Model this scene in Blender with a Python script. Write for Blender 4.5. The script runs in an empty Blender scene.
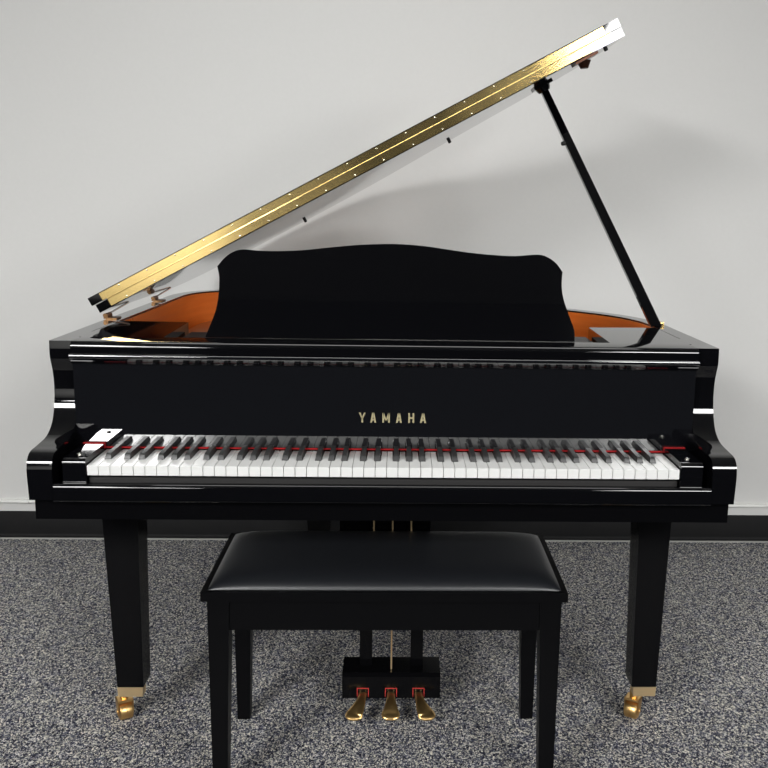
import bpy, bmesh, math, random
from mathutils import Vector, Matrix, Quaternion
random.seed(7)
S = bpy.context.scene
COL = S.collection
PI = math.pi

# ------------------------------------------------------------------ camera
cam_data = bpy.data.cameras.new('camera')
cam_data.sensor_width = 36.0
cam_data.lens = 36.0 * 933.95 / 768.0
cam_data.shift_x = -(431.19 - 384.0) / 768.0      # the photo is an off-centre crop
cam_data.clip_start = 0.05
cam = bpy.data.objects.new('camera', cam_data)
COL.objects.link(cam)
_F = Vector((0.0357636, 0.9824827, -0.18288986))
_R = Vector((0.99930191, -0.03317969, 0.0171697))
_U = Vector((-0.0108007, 0.18337623, 0.98298347))
_m = Matrix((( _R.x, _U.x, -_F.x), (_R.y, _U.y, -_F.y), (_R.z, _U.z, -_F.z))).to_4x4()
cam.matrix_world = Matrix.Translation((0.02118, -1.86664, 1.25197)) @ _m
S.camera = cam

# ------------------------------------------------------------------ world, lights, exposure
S.view_settings.view_transform = 'Standard'
S.view_settings.look = 'None'
S.view_settings.gamma = 1.0
S.view_settings.use_curve_mapping = False
S.view_settings.exposure = 0.19
world = bpy.data.worlds.new('room_ambience')
S.world = world
world.use_nodes = True
bg = world.node_tree.nodes['Background']
bg.inputs['Color'].default_value = (0.80, 0.88, 1.0, 1)
bg.inputs['Strength'].default_value = 0.025


def area(name, loc, target, sx, sy, power, color=(1, 1, 1)):
    ld = bpy.data.lights.new(name, 'AREA')
    ld.shape = 'RECTANGLE'
    ld.size, ld.size_y = sx, sy
    ld.energy = power
    ld.color = color
    o = bpy.data.objects.new(name, ld)
    COL.objects.link(o)
    o.location = loc
    d = Vector(target) - Vector(loc)
    o.rotation_euler = d.to_track_quat('-Z', 'Y').to_euler()
    return o


LC = (1.0, 1.0, 0.99)
area('ceiling_light_left', (-2.35, -3.4, 2.70), (-2.35, -2.8, 0), 1.1, 2.3, 370, LC)
area('ceiling_light_right', (2.05, -3.6, 2.70), (2.05, -3.0, 0), 1.1, 2.6, 290, LC)
area('ceiling_light_far_left', (-2.8, -8.1, 2.70), (-2.8, -8.1, 0), 1.24, 1.8, 400, LC)
area('fill_light_side_left', (-5.6, -6.0, 2.70), (-5.0, -5.0, 0), 1.4, 2.0, 30, LC)  # added fill lamp, weak counterpart on the left
area('fill_light_side_right', (5.4, -6.0, 2.70), (4.8, -5.0, 0), 1.4, 2.0, 230, LC)  # added fill lamp that softens the lid shadow on the wall
area('ceiling_light_overhead', (0.0, 0.35, 2.70), (0.0, 0.35, 0), 2.0, 0.5, 16, LC)


# ------------------------------------------------------------------ materials
def mat(name, color, rough=0.5, metal=0.0, ior=1.5, spec=0.5, coat=0.0):
    m = bpy.data.materials.new(name)
    m.use_nodes = True
    b = m.node_tree.nodes['Principled BSDF']
    b.inputs['Base Color'].default_value = (*color, 1)
    b.inputs['Roughness'].default_value = rough
    b.inputs['Metallic'].default_value = metal
    b.inputs['IOR'].default_value = ior
    b.inputs['Specular IOR Level'].default_value = spec
    b.inputs['Coat Weight'].default_value = coat
    return m


def noise_to(m, scale, detail=2.0, bump=0.0, rough_rng=None, stretch=None, color_rng=None):
    nt = m.node_tree
    b = nt.nodes['Principled BSDF']
    tc = nt.nodes.new('ShaderNodeTexCoord')
    mp = nt.nodes.new('ShaderNodeMapping')
    if stretch:
        mp.inputs['Scale'].default_value = stretch
    nz = nt.nodes.new('ShaderNodeTexNoise')
    nz.inputs['Scale'].default_value = scale
    nz.inputs['Detail'].default_value = detail
    nt.links.new(tc.outputs['Object'], mp.inputs['Vector'])
    nt.links.new(mp.outputs['Vector'], nz.inputs['Vector'])
    if bump:
        bp = nt.nodes.new('ShaderNodeBump')
        bp.inputs['Strength'].default_value = bump
        bp.inputs['Distance'].default_value = 0.002
        nt.links.new(nz.outputs['Fac'], bp.inputs['Height'])
        nt.links.new(bp.outputs['Normal'], b.inputs['Normal'])
    if rough_rng:
        mr = nt.nodes.new('ShaderNodeMapRange')
        mr.inputs['To Min'].default_value, mr.inputs['To Max'].default_value = rough_rng
        nt.links.new(nz.outputs['Fac'], mr.inputs['Value'])
        nt.links.new(mr.outputs['Result'], b.inputs['Roughness'])
    if color_rng:
        cr = nt.nodes.new('ShaderNodeValToRGB')
        cr.color_ramp.elements[0].position = 0.3
        cr.color_ramp.elements[1].position = 0.7
        cr.color_ramp.elements[0].color = (*color_rng[0], 1)
        cr.color_ramp.elements[1].color = (*color_rng[1], 1)
        nt.links.new(nz.outputs['Fac'], cr.inputs['Fac'])
        nt.links.new(cr.outputs['Color'], b.inputs['Base Color'])
    return m


M_black = noise_to(mat('polished_black_lacquer', (0.002, 0.002, 0.0026), 0.04), 3.0, rough_rng=(0.02, 0.05))
M_black_edge = mat('black_lacquer_side', (0.004, 0.004, 0.005), 0.12)
M_legblack = noise_to(mat('black_lacquer_leg', (0.002, 0.002, 0.0024), 0.15, spec=0.2), 5.0, rough_rng=(0.12, 0.2))
M_fall = mat('fallboard_lacquer', (0.003, 0.003, 0.004), 0.02, ior=2.4)
M_orange = noise_to(mat('orange_wood_veneer', (0.55, 0.13, 0.02), 0.3), 6.0, 6.0, rough_rng=(0.25, 0.4),
                    stretch=(1, 1, 14), color_rng=((0.86, 0.19, 0.028), (0.95, 0.24, 0.042)))
M_spruce = noise_to(mat('soundboard_wood', (0.62, 0.30, 0.09), 0.4), 10.0, 4.0, stretch=(12, 1, 1),
                    color_rng=((0.55, 0.25, 0.07), (0.68, 0.34, 0.11)))
M_plate = mat('bronze_painted_plate', (0.62, 0.30, 0.08), 0.35, metal=0.5)
M_brass = noise_to(mat('polished_brass', (0.83, 0.60, 0.24), 0.2, metal=1.0), 30.0, rough_rng=(0.16, 0.26))
M_hinge = noise_to(mat('brass_hinge', (0.84, 0.62, 0.25), 0.15, metal=1.0), 6.0, 3.0, rough_rng=(0.10, 0.24))
M_pedal = noise_to(mat('worn_brass_pedal', (0.80, 0.52, 0.21), 0.35, metal=1.0), 40.0, rough_rng=(0.28, 0.42))
M_satinbrass = noise_to(mat('satin_brass', (0.80, 0.60, 0.34), 0.4, metal=0.9), 60.0, rough_rng=(0.35, 0.5))
M_steel = mat('bright_steel', (0.7, 0.68, 0.62), 0.25, metal=1.0)
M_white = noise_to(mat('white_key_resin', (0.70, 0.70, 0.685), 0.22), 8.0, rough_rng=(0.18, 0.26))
M_white_dimmed = mat('white_key_resin_dimmed', (0.35, 0.348, 0.338), 0.3)  # white key resin darkened in colour to offset strong light on the fronts
M_bkey = mat('black_key_resin', (0.022, 0.022, 0.022), 0.38)
M_felt = noise_to(mat('red_felt', (0.36, 0.018, 0.02), 0.95, spec=0.1), 600.0, bump=0.4)
M_gold = mat('gold_lettering', (0.62, 0.54, 0.32), 0.35, metal=0.6)
M_rubber = mat('black_rubber', (0.012, 0.012, 0.012), 0.6)
M_keywood = mat('key_frame_wood', (0.01, 0.009, 0.009), 0.6)
M_bronze = mat('dull_bronze', (0.22, 0.12, 0.055), 0.38, metal=0.9)
M_slotfelt = mat('dark_red_felt', (0.36, 0.035, 0.03), 0.95, spec=0.1)
M_bench = noise_to(mat('satin_black_wood', (0.002, 0.002, 0.0024), 0.35, spec=0.12), 20.0, rough_rng=(0.28, 0.4), stretch=(1, 8, 8))
M_leather = noise_to(mat('black_vinyl_leather', (0.010, 0.011, 0.0135), 0.42, spec=0.8), 420.0, 3.0, bump=0.12, rough_rng=(0.32, 0.44))
M_wall = noise_to(mat('light_grey_wall_paint', (0.66, 0.655, 0.64), 0.6, spec=0.25), 90.0, 4.0, bump=0.05,
                  color_rng=((0.655, 0.65, 0.635), (0.665, 0.66, 0.645)))
M_ceil = noise_to(mat('ceiling_paint', (0.7, 0.7, 0.68), 0.9), 60.0, bump=0.2)
M_base = noise_to(mat('black_vinyl_cove_base', (0.004, 0.004, 0.0045), 0.6, spec=0.2), 25.0, rough_rng=(0.55, 0.7))
M_toe = mat('grey_base_toe', (0.38, 0.38, 0.36), 0.4)
M_raceway = noise_to(mat('white_plastic_raceway', (0.78, 0.78, 0.75), 0.35), 40.0, rough_rng=(0.3, 0.4))


def carpet_material():
    m = bpy.data.materials.new('speckled_loop_carpet')
    m.use_nodes = True
    nt = m.node_tree
    N = nt.nodes.new
    L = nt.links.new
    b = nt.nodes['Principled BSDF']
    b.inputs['Roughness'].default_value = 0.95
    b.inputs['Specular IOR Level'].default_value = 0.1
    tc = N('ShaderNodeTexCoord')
    mp = N('ShaderNodeMapping')
    mp.inputs['Scale'].default_value = (1.0, 0.75, 1.0)
    L(tc.outputs['Object'], mp.inputs['Vector'])
    wob = N('ShaderNodeTexNoise')
    wob.inputs['Scale'].default_value = 150
    L(mp.outputs['Vector'], wob.inputs['Vector'])
    mx = N('ShaderNodeMixRGB')
    mx.inputs['Fac'].default_value = 0.006
    L(mp.outputs['Vector'], mx.inputs['Color1'])
    L(wob.outputs['Color'], mx.inputs['Color2'])
    v = N('ShaderNodeTexVoronoi')
    v.inputs['Scale'].default_value = 350
    L(mx.outputs['Color'], v.inputs['Vector'])
    sep = N('ShaderNodeSeparateColor')
    L(v.outputs['Color'], sep.inputs['Color'])
    n2 = N('ShaderNodeTexNoise')
    n2.inputs['Scale'].default_value = 130
    n2.inputs['Detail'].default_value = 2
    L(mp.outputs['Vector'], n2.inputs['Vector'])
    mr = N('ShaderNodeMapRange')
    mr.inputs['From Min'].default_value = 0.3
    mr.inputs['From Max'].default_value = 0.7
    mr.inputs['To Min'].default_value = -0.2
    mr.inputs['To Max'].default_value = 0.2
    L(n2.outputs['Fac'], mr.inputs['Value'])
    add = N('ShaderNodeMath')
    L(sep.outputs['Red'], add.inputs[0])
    L(mr.outputs['Result'], add.inputs[1])
    cr = N('ShaderNodeValToRGB')
    e = cr.color_ramp.elements
    e[0].position, e[0].color = 0.05, (0.016, 0.017, 0.026, 1)
    e[1].position, e[1].color = 1.0, (0.86, 0.82, 0.72, 1)
    for p, c in ((0.32, (0.052, 0.057, 0.086)), (0.52, (0.160, 0.165, 0.200)), (0.72, (0.38, 0.37, 0.33))):
        q = e.new(p)
        q.color = (*c, 1)
    L(add.outputs[0], cr.inputs['Fac'])
    n3 = N('ShaderNodeTexNoise')                # larger heathered patches of blue yarn
    n3.inputs['Scale'].default_value = 28
    n3.inputs['Detail'].default_value = 3
    L(tc.outputs['Object'], n3.inputs['Vector'])
    m3 = N('ShaderNodeMapRange')
    m3.inputs['From Min'].default_value, m3.inputs['From Max'].default_value = 0.45, 0.75
    m3.inputs['To Min'].default_value, m3.inputs['To Max'].default_value = 0.0, 0.55
    L(n3.outputs['Fac'], m3.inputs['Value'])
    tint = N('ShaderNodeMixRGB')
    tint.blend_type = 'MULTIPLY'
    tint.inputs['Color2'].default_value = (0.72, 0.76, 1.0, 1)
    L(m3.outputs['Result'], tint.inputs['Fac'])
    L(cr.outputs['Color'], tint.inputs['Color1'])
    L(tint.outputs['Color'], b.inputs['Base Color'])
    bp = N('ShaderNodeBump')
    bp.inputs['Strength'].default_value = 0.9
    bp.inputs['Distance'].default_value = 0.003
    bp.invert = True
    L(v.outputs['Distance'], bp.inputs['Height'])
    L(bp.outputs['Normal'], b.inputs['Normal'])
    return m


M_carpet = carpet_material()

# ------------------------------------------------------------------ helpers
WORLD_LOC = {}


def finish(name, bm, m, parent=None, smooth=35, bevel=0.0, seg=2, recenter=True):
    """link a bmesh (world coordinates) as ONE mesh object."""
    if bevel:
        edges = [e for e in bm.edges if len(e.link_faces) == 2 and e.calc_face_angle(0) > math.radians(28)]
        bmesh.ops.bevel(bm, geom=edges, offset=bevel, segments=seg, affect='EDGES', profile=0.5, clamp_overlap=True)
    bmesh.ops.recalc_face_normals(bm, faces=bm.faces)
    c = Vector((0, 0, 0))
    if recenter and bm.verts:
        lo = Vector((min(v.co.x for v in bm.verts), min(v.co.y for v in bm.verts), min(v.co.z for v in bm.verts)))
        hi = Vector((max(v.co.x for v in bm.verts), max(v.co.y for v in bm.verts), max(v.co.z for v in bm.verts)))
        c = (lo + hi) / 2
        bmesh.ops.translate(bm, verts=bm.verts, vec=-c)
    me = bpy.data.meshes.new(name)
    bm.to_mesh(me)
    bm.free()
    if smooth:
        me.polygons.foreach_set('use_smooth', [True] * len(me.polygons))
        me.set_sharp_from_angle(angle=math.radians(smooth))
    ms = m if isinstance(m, (list, tuple)) else [m]
    for q in ms:
        me.materials.append(q)
    o = bpy.data.objects.new(name, me)
    COL.objects.link(o)
    o.location = c
    WORLD_LOC[o] = c
    if bevel:
        wn = o.modifiers.new('weighted_normals', 'WEIGHTED_NORMAL')
        wn.weight = 100
        wn.keep_sharp = True
    if parent is not None:
        o.parent = parent
        o.matrix_parent_inverse = Matrix.Translation(-WORLD_LOC[parent])
    return o


def empty(name, loc):
    o = bpy.data.objects.new(name, None)
    COL.objects.link(o)
    o.location = loc
    o.empty_display_size = 0.1
    WORLD_LOC[o] = Vector(loc)
    return o


def tag(o, label=None, cat=None, group=None, kind=None):
    for k, v in (('label', label), ('category', cat), ('group', group), ('kind', kind)):
        if v:
            o[k] = v
    return o


def poly_prism(bm, pts, axis, a, b, T=None):
    """extrude a 2D polygon along an axis. axis 'x': pts (y,z); 'y': pts (x,z); 'z': pts (x,y)."""
    def mk(p, h):
        if axis == 'x':
            v = Vector((h, p[0], p[1]))
        elif axis == 'y':
            v = Vector((p[0], h, p[1]))
        else:
            v = Vector((p[0], p[1], h))
        return bm.verts.new(T(v) if T else v)
    A = [mk(p, a) for p in pts]
    B = [mk(p, b) for p in pts]
    n = len(pts)
    bm.faces.new(A)
    bm.faces.new(B[::-1])
    for i in range(n):
        j = (i + 1) % n
        bm.faces.new((A[j], A[i], B[i], B[j]))


def box(bm, x0, x1, y0, y1, z0, z1, T=None):
    poly_prism(bm, [(x0, y0), (x1, y0), (x1, y1), (x0, y1)], 'z', z0, z1, T)


def taper(bm, bot, top, z0, z1):
    """box with different rectangle at the bottom and top: (x0,x1,y0,y1)."""
    def ring(r, z):
        return [bm.verts.new(p) for p in ((r[0], r[2], z), (r[1], r[2], z), (r[1], r[3], z), (r[0], r[3], z))]
    A, B = ring(bot, z0), ring(top, z1)
    bm.faces.new(A[::-1])
    bm.faces.new(B)
    for i in range(4):
        j = (i + 1) % 4
        bm.faces.new((A[i], A[j], B[j], B[i]))


def tube(bm, p, q, r0, r1=None, n=16):
    p, q = Vector(p), Vector(q)
    r1 = r0 if r1 is None else r1
    d = (q - p).normalized()
    u = d.orthogonal().normalized()
    w = d.cross(u)
    A, B = [], []
    for i in range(n):
        a = 2 * PI * i / n
        v = u * math.cos(a) + w * math.sin(a)
        A.append(bm.verts.new(p + v * r0))
        B.append(bm.verts.new(q + v * r1))
    bm.faces.new(A[::-1])
    bm.faces.new(B)
    for i in range(n):
        j = (i + 1) % n
        bm.faces.new((A[i], A[j], B[j], B[i]))


def lathe(bm, p, q, prof, n=20):
    """profile of (t, r) along p->q."""
    p, q = Vector(p), Vector(q)
    d = (q - p)
    u = d.orthogonal().normalized()
    w = d.normalized().cross(u)
    rings = []
    for t, r in prof:
        rings.append([bm.verts.new(p + d * t + (u * math.cos(2 * PI * i / n) + w * math.sin(2 * PI * i / n)) * r) for i in range(n)])
    for A, B in zip(rings, rings[1:]):
        for i in range(n):
            j = (i + 1) % n
            bm.faces.new((A[i], A[j], B[j], B[i]))
    bm.faces.new(rings[0][::-1])
    bm.faces.new(rings[-1])


def catmull(pts, n=8, closed=False):
    out = []
    m = len(pts)
    rng = range(m) if closed else range(m - 1)
    for i in rng:
        if closed:
            p0, p1, p2, p3 = pts[(i - 1) % m], pts[i], pts[(i + 1) % m], pts[(i + 2) % m]
        else:
            p0, p1, p2, p3 = pts[max(i - 1, 0)], pts[i], pts[i + 1], pts[min(i + 2, m - 1)]
        for k in range(n):
            t = k / n
            out.append(tuple(0.5 * ((2 * b) + (-a + c) * t + (2 * a - 5 * b + 4 * c - d) * t * t + (-a + 3 * b - 3 * c + d) * t ** 3)
                             for a, b, c, d in zip(p0, p1, p2, p3)))
    if not closed:
        out.append(tuple(pts[-1]))
    return out


def arc(cx, cy, r, a0, a1, n=6):
    return [(cx + r * math.cos(math.radians(a0 + (a1 - a0) * i / n)), cy + r * math.sin(math.radians(a0 + (a1 - a0) * i / n))) for i in range(n + 1)]


NB = bmesh.new

# ------------------------------------------------------------------ setting
WALL_Y = 1.578
bm = NB(); box(bm, -4.5, 4.5, -0.95, WALL_Y + 0.1, -0.05, 0.0)
tag(finish('floor', bm, M_carpet, smooth=0, recenter=False), kind='structure')
bm = NB(); box(bm, -4.5, 4.5, WALL_Y, WALL_Y + 0.1, 0.0, 2.76)
tag(finish('wall_back', bm, M_wall, smooth=0), kind='structure')
bm = NB(); box(bm, -4.5, 4.5, -4.9, WALL_Y, 2.76, 2.86)
tag(finish('ceiling', bm, M_ceil, smooth=0), kind='structure')
bm = NB(); box(bm, -4.9, -2.45, -10.1, -10.0, 0.0, 2.76)
tag(finish('wall_front', bm, M_wall, smooth=0), kind='structure')
# vinyl cove base: thin sheet with a curved toe on the carpet
prof = [(WALL_Y, 0.104), (WALL_Y - 0.003, 0.104), (WALL_Y - 0.0045, 0.101), (WALL_Y - 0.0045, 0.018)]
prof += [(WALL_Y - 0.0045 - 0.014 * (1 - math.cos(a)), 0.018 - 0.0165 * math.sin(a)) for a in [PI / 2 * k / 5 for k in range(1, 6)]]
prof += [(WALL_Y - 0.0185, 0.0), (WALL_Y, 0.0)]
bm = NB(); poly_prism(bm, prof, 'x', -4.5, 4.5)
bb = tag(finish('baseboard_back', bm, M_base), kind='structure')
bm = NB(); box(bm, -4.5, 4.5, WALL_Y - 0.024, WALL_Y - 0.0186, 0.0, 0.0055)
tag(finish('trim_1', bm, M_toe, bevel=0.0015), kind='structure')

# cable raceway on the wall
rw = empty('cable_raceway', (0, WALL_Y, 0.13))
tag(rw, 'thin white cable raceway running along the wall just above the black baseboard', 'cable raceway')
prof = [(WALL_Y, 0.1385), (WALL_Y - 0.010, 0.1385)] + arc(WALL_Y - 0.010, 0.145, 0.0065, 270, 90, 8) + [(WALL_Y, 0.1515)]
bm = NB(); poly_prism(bm, prof, 'x', -4.4, 4.4)
finish('channel', bm, M_raceway, rw)
for cx in (-1.385, 1.62):
    bm = NB()
    pr = [(WALL_Y, 0.1365), (WALL_Y - 0.011, 0.1365)] + arc(WALL_Y - 0.011, 0.145, 0.0085, 270, 90, 8) + [(WALL_Y, 0.1535)]
    poly_prism(bm, pr, 'x', cx - 0.02, cx + 0.02)
    finish('coupling', bm, M_raceway, rw)

# ================================================================== GRAND PIANO
piano = empty('grand_piano', (0, 0.65, 0))
tag(piano, 'polished black baby grand piano with raised lid and open keyboard', 'piano')
HW = 0.727
TOP = 0.9635

# ---- rim plan (outer outline), bass spine -> tail -> bentside -> treble
half = catmull([(-HW, 1.15), (-0.722, 1.27), (-0.685, 1.385), (-0.60, 1.462), (-0.46, 1.49), (-0.28, 1.492),
                (-0.12, 1.470), (0.02, 1.41), (0.15, 1.30), (0.27, 1.18), (0.40, 1.08), (0.52, 0.985),
                (0.61, 0.89), (0.68, 0.785), (0.718, 0.67), (HW, 0.58)], 5)
outline = [(-HW, 0.30)] + half + [(HW, 0.30)]


def offset_line(pts, d):
    out = []
    n = len(pts)
    for i, p in enumerate(pts):
        a = Vector(pts[max(i - 1, 0)])
        b = Vector(pts[min(i + 1, n - 1)])
        t = (b - a).normalized()
        nrm = Vector((t.y, -t.x))          # towards the inside for this winding
        out.append((p[0] + nrm.x * d, p[1] + nrm.y * d))
    return out


def wall_strip(bm, outer, inner, z0, z1):
    n = len(outer)
    V = [[bm.verts.new((p[0], p[1], z)) for p in L] for L, z in ((outer, z0), (outer, z1), (inner, z1), (inner, z0))]
    for i in range(n - 1):
        for k in range(4):
            a, b = V[k], V[(k + 1) % 4]
            bm.faces.new((a[i], a[i + 1], b[i + 1], b[i]))
    for i in (0, n - 1):
        bm.faces.new([V[k][i] for k in range(4)])


inner = offset_line(outline, 0.040)
inner2 = offset_line(outline, 0.0445)
bm = NB(); wall_strip(bm, outline, inner, 0.615, TOP)
rim = finish('rim', bm, M_black, piano, bevel=0.002)
bm = NB(); wall_strip(bm, offset_line(outline, 0.0402), inner2, 0.70, TOP - 0.0045)
tag(finish('inner_rim', bm, M_orange, piano), 'orange wood veneer lining inside the rim')
# soundboard and plate
bm = NB(); poly_prism(bm, offset_line(outline, 0.045), 'z', 0.79, 0.80)
tag(finish('soundboard', bm, M_spruce, piano), 'pale wooden soundboard')
bm = NB(); poly_prism(bm, offset_line(outline, 0.085), 'z', 0.855, 0.868)
tag(finish('iron_plate', bm, M_plate, piano, bevel=0.004), 'bronze painted cast plate')
bm = NB(); poly_prism(bm, [(-0.68, 0.33)] + [(x * 0.93, 0.30 + (y - 0.30) * 0.93) for x, y in outline[1:-1]] + [(0.68, 0.33)], 'z', 0.63, 0.66)
finish('underside_frame', bm, M_legblack, piano)

# ---- cheeks (key arms)
front = catmull([(0.145, TOP), (0.1435, 0.945), (0.145, 0.925), (0.155, 0.898), (0.1595, 0.868), (0.158, 0.842), (0.150, 0.812),
                 (0.131, 0.782), (0.096, 0.7635), (0.045, 0.7575), (0.010, 0.7545), (-0.008, 0.7455), (-0.0155, 0.729),
                 (-0.0165, 0.706), (-0.012, 0.657)], 6)
cheek_prof = [(0.30, TOP)] + front + [(0.30, 0.657)]
for s in (-1, 1):
    bm = NB()
    poly_prism(bm, cheek_prof, 'x', s * (HW - 0.0505), s * HW)
    finish('cheek', bm, M_black, piano, bevel=0.0018, smooth=30)

# ---- keybed, keyslip
bm = NB(); box(bm, -0.7245, 0.7245, 0.010, 0.46, 0.6095, 0.656)
finish('keybed', bm, M_legblack, piano, bevel=0.0015)
prof = [(-0.002, 0.659), (-0.0175, 0.659)] + arc(-0.0095, 0.6840, 0.008, 180, 90, 8) + [(-0.002, 0.6920)]
bm = NB(); poly_prism(bm, prof, 'x', -0.676, 0.676)
finish('keyslip', bm, M_black, piano, smooth=40)
prof = [(-0.014, 0.6565), (-0.020, 0.6565), (-0.0215, 0.6578), (-0.020, 0.659), (-0.014, 0.659)]
bm = NB(); poly_prism(bm, prof, 'x', -0.676, 0.676)
finish('keyslip_bead', bm, M_black, piano)

# ---- key blocks
for s in (-1, 1):
    prof = [(0.131, 0.7415), (0.131, 0.665), (-0.0015, 0.665), (-0.0015, 0.730)] + arc(0.0085, 0.7315, 0.010, 180, 90, 6)
    bm = NB(); poly_prism(bm, prof, 'x', s * 0.6145, s * 0.6605)
    kb = finish('key_block', bm, M_black, piano, bevel=0.0008)
    bm = NB(); lathe(bm, (s * 0.637, 0.035, 0.7415), (s * 0.637, 0.035, 0.7445), [(0, 0.005), (0.6, 0.005), (1, 0.003)])
    tag(finish('screw', bm, M_steel, kb), 'bright round screw head')
    bm = NB(); box(bm, s * 0.6145, s * 0.6605, 0.126, 0.1325, 0.7416, 0.7430)
    tag(finish('felt_strip', bm, M_felt, kb), 'red felt strip')
    bm = NB(); box(bm, s * 0.6138, s * 0.6145, 0.126, 0.1325, 0.7305, 0.7430)
    tag(finish('felt_strip', bm, M_felt, kb), 'red felt strip')

# ---- keyboard
bm = NB(); box(bm, -0.612, 0.612, 0.012, 0.20, 0.665, 0.6995)
kbd = finish('keyboard', bm, M_keywood, piano, bevel=0.001)
W = 1.225 / 52
KZ = 0.7274
OFF = {0: -0.0032, 1: 0.0032, 3: -0.0042, 4: 0.0, 5: 0.0042}   # after C D F G A
blacks = []
notes = ['A', 'B'] + ['C', 'D', 'E', 'F', 'G', 'A', 'B'] * 7 + ['C']
order = 'CDEFGAB'
for i, nme in enumerate(notes[:-1]):
    k = order.index(nme)
    if k in OFF:
        blacks.append((-0.6125 + (i + 1) * W + OFF[k], i))
bset = {i: x for x, i in blacks}
BW = 0.0134
YB0, YB1, YEND = 0.0515, 0.134, 0.134
for i in range(52):
    x0, x1 = -0.6125 + i * W + 0.0005, -0.6125 + (i + 1) * W - 0.0005
    lx = x0 if (i - 1) not in bset else bset[i - 1] + BW / 2 + 0.0011
    rx = x1 if i not in bset else bset[i] - BW / 2 - 0.0011
    yn = YB0 - 0.0015
    pts = [(x0, 0.0), (x1, 0.0), (x1, yn), (rx, yn), (rx, YEND), (lx, YEND), (lx, yn), (x0, yn)]
    cl = []
    for p in pts:
        if not cl or (abs(p[0] - cl[-1][0]) + abs(p[1] - cl[-1][1])) > 1e-6:
            cl.append(p)
    bm = NB(); poly_prism(bm, cl, 'z', KZ - 0.0205, KZ)
    # soften the playing edges
    ed = [e for e in bm.edges if all(v.co.z > KZ - 1e-5 for v in e.verts)] + \
         [e for e in bm.edges if abs(e.verts[0].co.z - e.verts[1].co.z) > 0.01 and all(v.co.y < 1e-5 for v in e.verts)]
    bmesh.ops.bevel(bm, geom=ed, offset=0.0007, segments=2, affect='EDGES')
    bm.faces.ensure_lookup_table()
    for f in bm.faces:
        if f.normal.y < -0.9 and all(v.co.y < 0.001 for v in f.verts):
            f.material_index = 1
    finish('white_key', bm, [M_white, M_white_dimmed], kbd)
for x, i in blacks:
    b0, b1 = BW / 2, BW / 2 - 0.0018
    zt = KZ + 0.0115
    sec = [(YB0, KZ - 0.012), (YB0 + 0.0005, KZ + 0.0005), (YB0 + 0.0055, zt - 0.0022), (YB0 + 0.011, zt), (YB1, zt), (YB1, KZ - 0.012)]
    bm = NB()
    L_, R_ = [], []
    for y, z in sec:
        f = min(1, max(0, (z - KZ) / 0.0115))
        h = b0 + (b1 - b0) * f
        L_.append(bm.verts.new((x - h, y, z)))
        R_.append(bm.verts.new((x + h, y, z)))
    bm.faces.new(L_); bm.faces.new(R_[::-1])
    for a in range(len(sec)):
        b = (a + 1) % len(sec)
        bm.faces.new((L_[b], L_[a], R_[a], R_[b]))
    ed = [e for e in bm.edges if e.calc_face_angle(0) > 0.3 and max(v.co.z for v in e.verts) > KZ + 0.001]
    bmesh.ops.bevel(bm, geom=ed, offset=0.0011, segments=2, affect='EDGES')
    tag(finish('black_key', bm, M_bkey, kbd), None)

# ---- fallboard with lip, lettering and felt
FY = 0.1345
bm = NB()
prof = [(FY, 0.7335), (FY, 0.918)] + [(0.1262, 0.9172), (0.1250, 0.9185), (0.1220, 0.9215), (0.1193, 0.9245), (0.1169, 0.9275), (0.1147, 0.9305), (0.1142, 0.9325)] + arc(0.1167, 0.9355, 0.0025, 180, 90, 5) + [(0.150, 0.938), (0.150, 0.7335)]
poly_prism(bm, prof, 'x', -0.676, 0.676)
fall = finish('fallboard', bm, M_fall, piano, smooth=40)
bm = NB(); box(bm, -0.6125, 0.6125, 0.1315, FY - 0.0001, 0.7305, 0.7335)
tag(finish('felt_strip', bm, M_felt, fall), 'red felt strip along the back of the keys')
bm = NB()


def stroke(bm, a, b, w, vertical_ends=True):
    """slanted or straight bar from a to b (x,z), cut flat at top and bottom."""
    (x0, z0), (x1, z1) = a, b
    h = w / 2
    pts = [(x0 - h, z0), (x0 + h, z0), (x1 + h, z1), (x1 - h, z1)]
    poly_prism(bm, pts, 'y', FY - 0.0010, FY - 0.0002)


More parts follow.
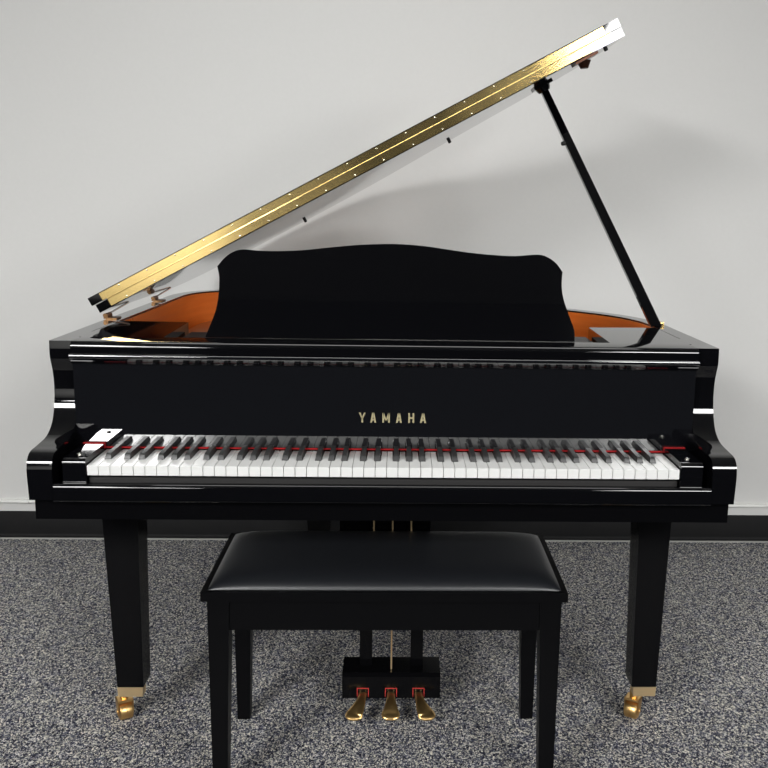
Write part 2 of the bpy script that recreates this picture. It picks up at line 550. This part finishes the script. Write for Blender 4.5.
LZ0, LZ1 = 0.7922, 0.8142
LH = LZ1 - LZ0
px2x = lambda q: -0.0626 + (q - 359.1) * (0.0841 + 0.0626) / (426 - 359.1)
for ch, a, b in (('Y', 359.1, 365.3), ('A', 370.2, 376.1), ('M', 382.3, 389.8), ('A', 395.9, 401.8), ('H', 408.2, 414.1), ('A', 419.9, 426.0)):
    xa, xb = px2x(a), px2x(b)
    xm, w = (xa + xb) / 2, 0.0037
    if ch == 'A':
        stroke(bm, (xa + w / 2, LZ0), (xm - w * 0.12, LZ1), w)
        stroke(bm, (xb - w / 2, LZ0), (xm + w * 0.12, LZ1), w)
        poly_prism(bm, [(xa + 0.002, LZ0 + LH * 0.20), (xb - 0.002, LZ0 + LH * 0.20), (xb - 0.003, LZ0 + LH * 0.36), (xa + 0.003, LZ0 + LH * 0.36)], 'y', FY - 0.0009, FY - 0.0002)
    elif ch == 'H':
        stroke(bm, (xa + w / 2, LZ0), (xa + w / 2, LZ1), w)
        stroke(bm, (xb - w / 2, LZ0), (xb - w / 2, LZ1), w)
        poly_prism(bm, [(xa + w * 0.6, LZ0 + LH * 0.41), (xb - w * 0.6, LZ0 + LH * 0.41), (xb - w * 0.6, LZ0 + LH * 0.59), (xa + w * 0.6, LZ0 + LH * 0.59)], 'y', FY - 0.0009, FY - 0.0002)
    elif ch == 'Y':
        stroke(bm, (xm, LZ0), (xm, LZ0 + LH * 0.5), w)
        stroke(bm, (xm, LZ0 + LH * 0.40), (xa + w * 0.35, LZ1), w)
        stroke(bm, (xm, LZ0 + LH * 0.40), (xb - w * 0.35, LZ1), w)
    else:
        stroke(bm, (xa + w / 2, LZ0), (xa + w / 2, LZ1), w)
        stroke(bm, (xb - w / 2, LZ0), (xb - w / 2, LZ1), w)
        stroke(bm, (xm, LZ0 + LH * 0.15), (xa + w * 0.55, LZ1), w * 0.9)
        stroke(bm, (xm, LZ0 + LH * 0.15), (xb - w * 0.55, LZ1), w * 0.9)
tag(finish('lettering', bm, M_gold, fall, smooth=0), 'gold YAMAHA lettering')

# ---- top rail, shelf base and shelf panels
prof = [(0.29, 0.9385), (0.1255, 0.9385), (0.1255, 0.9530)] + arc(0.1375, 0.9530, 0.012, 180, 90, 8) + [(0.205, 0.9650), (0.205, 0.9535), (0.29, 0.9535)]
bm = NB(); poly_prism(bm, prof, 'x', -0.6762, 0.6762)
finish('top_rail', bm, M_black, piano, smooth=40)
bm = NB(); box(bm, -0.4995, 0.4995, 0.2955, 0.49, 0.925, 0.9400)
finish('music_slide', bm, M_bench, piano, bevel=0.0015)
for s in (-1, 1):
    bm = NB()
    poly_prism(bm, [(s * 0.500, 0.206), (s * 0.684, 0.206), (s * 0.684, 0.508), (s * 0.508, 0.495)], 'z', 0.9300, 0.9640)
    finish('shelf_panel', bm, M_black, piano, bevel=0.0015)

# ---- music desk: curved top outline, leaning back 12 degrees
raw = [(-0.4077, 0.0005), (-0.3956, 0.0306), (-0.3846, 0.0626), (-0.3794, 0.0974), (-0.3786, 0.1324), (-0.3834, 0.1585),
       (-0.3691, 0.1761), (-0.3519, 0.1898), (-0.3290, 0.1971), (-0.2889, 0.1948), (-0.2423, 0.1949), (-0.1904, 0.1980),
       (-0.1326, 0.2049), (-0.0628, 0.2119), (0.0116, 0.2147), (0.0765, 0.2112), (0.1291, 0.2044), (0.1818, 0.1976),
       (0.2348, 0.1934), (0.2818, 0.1919), (0.3347, 0.1959), (0.3585, 0.1891), (0.3763, 0.1760), (0.3900, 0.1574),
       (0.3884, 0.1260), (0.3933, 0.0942), (0.4065, 0.0560), (0.4173, 0.0268), (0.4186, 0.0005)]
i1 = raw.index((-0.3834, 0.1585))
i2 = raw.index((0.3900, 0.1574))
desk = catmull(raw[:i1 + 1], 4)[:-1] + catmull(raw[i1:i2 + 1], 4)[:-1] + catmull(raw[i2:], 4)
ca, sa = math.cos(math.radians(12)), math.sin(math.radians(12))
T = lambda v: Vector((v.x, 0.208 + v.z * sa + v.y * ca, 0.9660 + v.z * ca - v.y * sa))
bm = NB(); poly_prism(bm, desk, 'y', 0.0, 0.016, T)
md = finish('music_desk', bm, M_black, piano, bevel=0.0022, smooth=30)

# ---- LID
LA = Vector((-0.7286, 0.0, 0.984))
lang = math.radians(28.2)
lt = Vector((math.cos(lang), 0, math.sin(lang)))
ln = Vector((-math.sin(lang), 0, math.cos(lang)))
TL = lambda v: LA + lt * v.x + Vector((0, v.y, 0)) + ln * v.z
LW = 1.466
PT = 0.0216
lid_pts = [(0.0, 0.50), (0.0, 1.15)] + catmull([(0.0, 1.18), (0.006, 1.29), (0.045, 1.40), (0.13, 1.475), (0.27, 1.502), (0.45, 1.504),
           (0.61, 1.482), (0.75, 1.42), (0.88, 1.31), (1.00, 1.19), (1.13, 1.09), (1.25, 0.995),
           (1.34, 0.90), (1.41, 0.795), (1.45, 0.68), (LW, 0.59)], 5)[1:] + [(LW, 0.50)]
bm = NB(); poly_prism(bm, lid_pts, 'z', 0, PT, TL)
lid = finish('lid', bm, M_black, piano, bevel=0.003, smooth=30)
flap_pts = [(-0.009, 0.50), (LW + 0.001, 0.50), (LW + 0.001, 0.885), (-0.009, 0.885)]
bm = NB(); poly_prism(bm, flap_pts, 'z', PT + 0.0022, 2 * PT + 0.0022, TL)
tag(finish('front_flap', bm, M_black, lid, bevel=0.003, smooth=30), 'folded back front panel of the lid')
# brass piano hinge: two leaves and a knuckled pin
HS0, HS1 = 0.035, 1.437
h0 = 0.0025
bm = NB()
box(bm, HS0, HS1, 0.4978, 0.4998, h0, PT - 0.0002, TL)
finish('hinge', bm, M_hinge, lid, bevel=0.0005)
bm = NB()
box(bm, HS0 - 0.012, HS1 - 0.012, 0.4978, 0.4998, PT + 0.0024, 2 * PT + 0.0022 - h0, TL)
finish('hinge', bm, M_hinge, lid, bevel=0.0005)
bm = NB()
q = HS0
while q < HS1 - 0.01:
    tube(bm, TL(Vector((q, 0.4975, PT + 0.0011))), TL(Vector((min(q + 0.0385, HS1), 0.4975, PT + 0.0011))), 0.0015, n=10)
    q += 0.040
finish('hinge_pin', bm, M_hinge, lid)
n_s = 17
for k in range(n_s):
    for row, dz in ((0, 0.0062), (1, PT + 0.0022 + PT - 0.0066)):
        s_ = HS0 + 0.022 + (HS1 - HS0 - 0.06) * (k + (0.5 if row == 0 else 0.42) * 0.6) / (n_s - 0.4)
        bm = NB()
        c0 = TL(Vector((s_, 0.4978, dz)))
        lathe(bm, c0, c0 + Vector((0, -0.0009, 0)), [(0, 0.0023), (0.5, 0.0021), (1, 0.0010)], 10)
        finish('screw', bm, M_steel, lid)
for s_, y_ in ((0.484, 1.385), (1.022, 1.128), (1.425, 0.555)):
    bm = NB()
    lathe(bm, TL(Vector((s_, y_, 0))), TL(Vector((s_, y_, -0.009))), [(0, 0.0048), (0.2, 0.0052), (0.8, 0.0052), (1, 0.0042)], 16)
    finish('rubber_bumper', bm, M_rubber, lid)
# lid lock plate and second prop cup near the treble end
bm = NB()
box(bm, 1.335, 1.395, 0.515, 0.575, -0.006, -0.0001, TL)
lathe(bm, TL(Vector((1.362, 0.545, -0.005))), TL(Vector((1.355, 0.545, -0.022))), [(0, 0.018), (0.5, 0.014), (1, 0.010)], 18)
finish('prop_cup', bm, noise_to(mat('dark_bronze', (0.07, 0.03, 0.018), 0.3, metal=0.8), 40, rough_rng=(0.25, 0.4)), lid, bevel=0.001)
# ---- lid prop and its socket
ptop = TL(Vector((1.285, 0.770, -0.006)))
pbot = Vector((0.704, 0.560, 0.952))
bm = NB()
box(bm, 1.258, 1.312, 0.740, 0.800, -0.005, -0.0001, TL)
lathe(bm, TL(Vector((1.285, 0.77, -0.004))), TL(Vector((1.285, 0.77, -0.018))), [(0, 0.022), (0.6, 0.019), (1, 0.016)], 18)
finish('prop_socket', bm, M_black_edge, lid, bevel=0.001)


def bar(bm, p, q, w0, d0, w1, d1, ydir=Vector((0, 1, 0))):
    p, q = Vector(p), Vector(q)
    d = (q - p).normalized()
    u = d.cross(ydir).normalized()
    w = u.cross(d).normalized()
    A = [bm.verts.new(p + u * a * w0 + w * b * d0) for a, b in ((-1, -1), (1, -1), (1, 1), (-1, 1))]
    B = [bm.verts.new(q + u * a * w1 + w * b * d1) for a, b in ((-1, -1), (1, -1), (1, 1), (-1, 1))]
    bm.faces.new(A[::-1]); bm.faces.new(B)
    for i in range(4):
        j = (i + 1) % 4
        bm.faces.new((A[i], A[j], B[j], B[i]))


bm = NB()
bar(bm, pbot, pbot + (ptop - pbot) * 0.30, 0.013, 0.010, 0.0125, 0.010)
bar(bm, pbot + (ptop - pbot) * 0.295, ptop, 0.0125, 0.010, 0.0095, 0.009)
prop = finish('lid_prop', bm, M_black, piano, bevel=0.0075, seg=5, smooth=50)
mid = pbot + (ptop - pbot) * 0.765
bm = NB(); lathe(bm, mid + Vector((-0.008, -0.004, 0)), mid + Vector((-0.021, -0.006, -0.003)), [(0, 0.004), (0.5, 0.0065), (1, 0.005)], 14)
finish('knob', bm, M_rubber, prop)
bm = NB()
box(bm, 0.706, 0.722, 0.560, 0.592, TOP + 0.0002, TOP + 0.003)
tube(bm, (0.716, 0.562, TOP + 0.005), (0.716, 0.588, TOP + 0.005), 0.004)
tube(bm, (0.704, 0.560, TOP + 0.004), (0.720, 0.560, TOP + 0.007), 0.003)
tag(finish('prop_hinge', bm, M_brass, piano, bevel=0.0008), 'brass hinge at the foot of the lid prop')
# ---- lid hinges on the spine
for y_ in (0.56, 1.03):
    bm = NB()
    box(bm, -0.727, -0.700, y_ - 0.022, y_ + 0.022, TOP + 0.0002, TOP + 0.0035)
    tube(bm, (-0.729, y_ - 0.022, TOP + 0.010), (-0.729, y_ + 0.022, TOP + 0.010), 0.005, n=14)
    box(bm, -0.733, -0.722, y_ - 0.02, y_ + 0.02, TOP + 0.001, TOP + 0.012)
    lh = finish('lid_hinge', bm, M_bronze, piano, bevel=0.0006)
    bm = NB()
    tube(bm, (-0.729, y_ + 0.03, TOP + 0.012), (-0.708, y_ + 0.12, TOP + 0.030), 0.0022, n=10)
    tag(finish('hinge_pin', bm, M_steel, lh), 'thin steel hinge pin')
bm = NB(); box(bm, -0.6835, -0.680, 0.60, 0.62, TOP - 0.025, TOP - 0.006)
finish('catch_plate', bm, M_brass, piano, bevel=0.001)

# ---- legs, ferrules, casters
def caster(parent, c, yaw):
    """double barrel brass caster, c = axle centre."""
    R = Matrix.Rotation(yaw, 3, 'Z')
    TT = lambda v: Vector(c) + R @ v
    bm = NB()
    r = c[2]
    lathe(bm, TT(Vector((-0.016, 0, 0))), TT(Vector((0.016, 0, 0))), [(0, r * 0.86), (0.05, r * 0.96), (0.12, r), (0.47, r), (0.49, r * 0.94), (0.51, r * 0.94), (0.53, r), (0.88, r), (0.95, r * 0.96), (1, r * 0.86)], 32)
    finish('caster_wheel', bm, M_pedal, parent, smooth=30)
    bm = NB()
    for s in (-1, 1):
        a = [(-0.007, -0.008), (0.007, -0.008), (0.020, 0.024), (0.020, 0.031), (-0.010, 0.031), (-0.010, 0.024)]
        poly_prism(bm, a, 'x', s * 0.0168, s * 0.0188, TT)
    box(bm, -0.0188, 0.0188, -0.010, 0.020, 0.0245, 0.031, TT)
    tube(bm, TT(Vector((0, 0.006, 0.030))), TT(Vector((0, 0.006, 0.0745 - r))), 0.010)
    tube(bm, TT(Vector((-0.0205, 0, 0))), TT(Vector((0.0205, 0, 0))), 0.005)
    finish('caster_bracket', bm, M_pedal, parent, bevel=0.0006)


legs = [((-0.6515, -0.5885, 0.252, 0.316), (-0.6685, -0.5835, 0.245, 0.330), 0.602, (-0.645, 0.285, 0.0215), 0.5),
        ((0.6080, 0.6690, 0.252, 0.316), (0.6000, 0.6795, 0.245, 0.330), 0.602, (0.622, 0.285, 0.0225), -0.55),
        ((-0.268, -0.205, 1.11, 1.18), (-0.290, -0.180, 1.09, 1.20), 0.628, (-0.236, 1.15, 0.0245), 0.3)]
for (b, t, zt, cc, yaw) in legs:
    bm = NB(); taper(bm, b, t, 0.100, zt)
    # chamfered foot
    lg = finish('leg', bm, M_legblack, piano, bevel=0.002)
    bm = NB(); taper(bm, (b[0] + (0.0008 if b[0] < 0 else 0.006), b[1] - (0.0008 if b[0] > 0 else 0.003), b[2] + 0.0008, b[2] + 0.028), (b[0] - (0.0004 if b[0] < 0 else -0.004), b[1] + (0.0004 if b[0] > 0 else -0.002), b[2] - 0.0004, b[2] + 0.028), 0.0745, 0.0995)
    tag(finish('ferrule', bm, M_satinbrass, lg, bevel=0.001), 'brass ferrule')
    caster(lg, cc, yaw)

# ---- pedal lyre
bm = NB()
prof = [(0.300, 0.044), (0.300, 0.101), (0.308, 0.109), (0.392, 0.109), (0.400, 0.101), (0.400, 0.044)]
poly_prism(bm, prof, 'x', -0.110, 0.136)
lyre = finish('pedal_lyre', bm, M_legblack, piano, bevel=0.003)
for x0, x1 in ((-0.0680, -0.0365), (0.0610, 0.0925)):
    bm = NB(); box(bm, x0, x1, 0.345, 0.375, 0.1092, 0.4195)
    finish('post', bm, M_legblack, lyre, bevel=0.002)
bm = NB(); box(bm, -0.118, 0.106, 0.340, 0.420, 0.420, 0.6085)
finish('top_block', bm, M_legblack, lyre, bevel=0.002)
for x0, x1 in ((-0.0335, -0.0522), (0.0125, 0.0125), (0.0580, 0.0767)):
    bm = NB()
    y1 = 0.328 if x0 == x1 else 0.386
    tube(bm, (x0, 0.328, 0.36), (x0, 0.328, 0.6085), 0.0023, n=10)
    tube(bm, (x1, y1, 0.28), (x0, 0.328, 0.361), 0.0023, n=10)
    tube(bm, (x1, y1, 0.1088), (x1, y1, 0.281), 0.0023, n=10)
    tag(finish('pedal_rod', bm, M_satinbrass, lyre), 'thin brass pedal rod')
# pedals
def pedal(x0, side):
    path = [Vector((x0, 0.299, 0.0565)), Vector((x0 + side * 0.001, 0.283, 0.057)), Vector((x0 + side * 0.005, 0.262, 0.053)),
            Vector((x0 + side * 0.012, 0.243, 0.045)), Vector((x0 + side * 0.0180, 0.233, 0.038)), Vector((x0 + side * 0.0205, 0.2245, 0.0335)),
            Vector((x0 + side * 0.0215, 0.2195, 0.0305))]
    wid = [0.0100, 0.0105, 0.0130, 0.0185, 0.0225, 0.0200, 0.0105]
    thk = [0.0050, 0.0050, 0.0048, 0.0045, 0.0045, 0.0042, 0.0028]
    P = catmull([tuple(p) + (w, t) for p, w, t in zip(path, wid, thk)], 4)
    bm = NB()
    rings = []
    n = 18
    for i, q in enumerate(P):
        p = Vector(q[:3])
        a = Vector(P[max(0, i - 1)][:3]); b = Vector(P[min(len(P) - 1, i + 1)][:3])
        d = (b - a).normalized()
        u = d.cross(Vector((0, 0, 1))).normalized()
        w = u.cross(d).normalized()
        ring = []
        for k in range(n):
            th = 2 * PI * k / n
            cx_, cz_ = math.cos(th), math.sin(th)
            ex = math.copysign(abs(cx_) ** 0.6, cx_); ez = math.copysign(abs(cz_) ** 0.8, cz_)
            ring.append(bm.verts.new(p + u * ex * q[3] + w * ez * q[4]))
        rings.append(ring)
    for A, B in zip(rings, rings[1:]):
        for k in range(n):
            j = (k + 1) % n
            bm.faces.new((A[k], A[j], B[j], B[k]))
    bm.faces.new(rings[0][::-1]); bm.faces.new(rings[-1])
    tag(finish('pedal', bm, M_pedal, lyre, smooth=60), 'brass foot pedal')
    # red felt lined slot: a square frame on the box front
    bm = NB()
    w, h, th, zc = 0.0150, 0.0118, 0.0020, 0.0605
    for a in ((x0 - w, x0 + w, zc + h - th, zc + h), (x0 - w, x0 - w + th, zc - h, zc + h - th), (x0 + w - th, x0 + w, zc - h, zc + h - th)):
        box(bm, a[0], a[1], 0.2978, 0.2998, a[2], a[3])
    tag(finish('pedal_felt', bm, M_slotfelt, lyre, smooth=0), 'red felt lining around the pedal slot')


pedal(-0.0580, -1)
pedal(0.0125, 0)
pedal(0.0815, 1)

# ================================================================== BENCH
BX = 0.0005
bench = empty('piano_bench', (BX, 0.14, 0))
tag(bench, 'black wooden piano bench with padded black vinyl seat in front of the grand piano', 'bench')
H = 0.3815
bm = NB(); box(bm, BX - H, BX + H, -0.040, 0.320, 0.4495, 0.4700)
finish('seat_frame', bm, M_bench, bench, bevel=0.004, seg=3)
# cushion: pillow crown with rounded edges
bm = NB()
nx, ny = 64, 34
x0, x1, y0, y1 = BX - H + 0.013, BX + H - 0.013, -0.028, 0.308
grid = []
def sp(t):                       # concentrate the rows towards the edges
    return math.sin((t - 0.5) * PI) * 0.5 + 0.5
for j in range(ny + 1):
    row = []
    for i in range(nx + 1):
        u, v = sp(i / nx) * 2 - 1, sp(j / ny) * 2 - 1
        X, Y = (x0 + x1) / 2 + u * (x1 - x0) / 2, (y0 + y1) / 2 + v * (y1 - y0) / 2
        ex = (1 - abs(u) ** 10) ; ey = (1 - abs(v) ** 5)
        z = 0.4705 + 0.026 * (max(0, ex) ** 0.5) * (max(0, ey) ** 0.5)
        row.append(bm.verts.new((X, Y, z)))
    grid.append(row)
for j in range(ny):
    for i in range(nx):
        bm.faces.new((grid[j][i], grid[j][i + 1], grid[j + 1][i + 1], grid[j + 1][i]))
# underside
loop = [grid[0][i] for i in range(nx + 1)] + [grid[j][nx] for j in range(1, ny + 1)] + [grid[ny][i] for i in range(nx - 1, -1, -1)] + [grid[j][0] for j in range(ny - 1, 0, -1)]
bm.faces.new(loop[::-1])
finish('cushion', bm, M_leather, bench, smooth=60)
for (a, b) in (((-H + 0.050, H - 0.050), (-0.0265, -0.0085)), ((-H + 0.050, H - 0.050), (0.2885, 0.3065))):
    bm = NB(); box(bm, BX + a[0], BX + a[1], b[0], b[1], 0.381, 0.4493)
    finish('apron', bm, M_bench, bench, bevel=0.0012)
for s in (-1, 1):
    bm = NB(); box(bm, BX + s * (H - 0.0165), BX + s * (H - 0.034), 0.0150, 0.2650, 0.381, 0.4493)
    finish('apron', bm, M_bench, bench, bevel=0.0012)
    for yy, fr in ((-0.030, 1), (0.310, -1)):
        xo = BX + s * (H - 0.011)
        topw, botw = 0.0460, 0.0330
        ys = lambda w: (yy, yy + fr * w)
        def rect(w, inset=0.0):
            xs = sorted((xo - s * inset, xo - s * w)); y_ = sorted(ys(w))
            return (xs[0], xs[1], y_[0], y_[1])
        bm = NB(); taper(bm, rect(botw, 0.0025), rect(topw), 0.0, 0.4493)
        finish('leg', bm, M_bench, bench, bevel=0.0015)
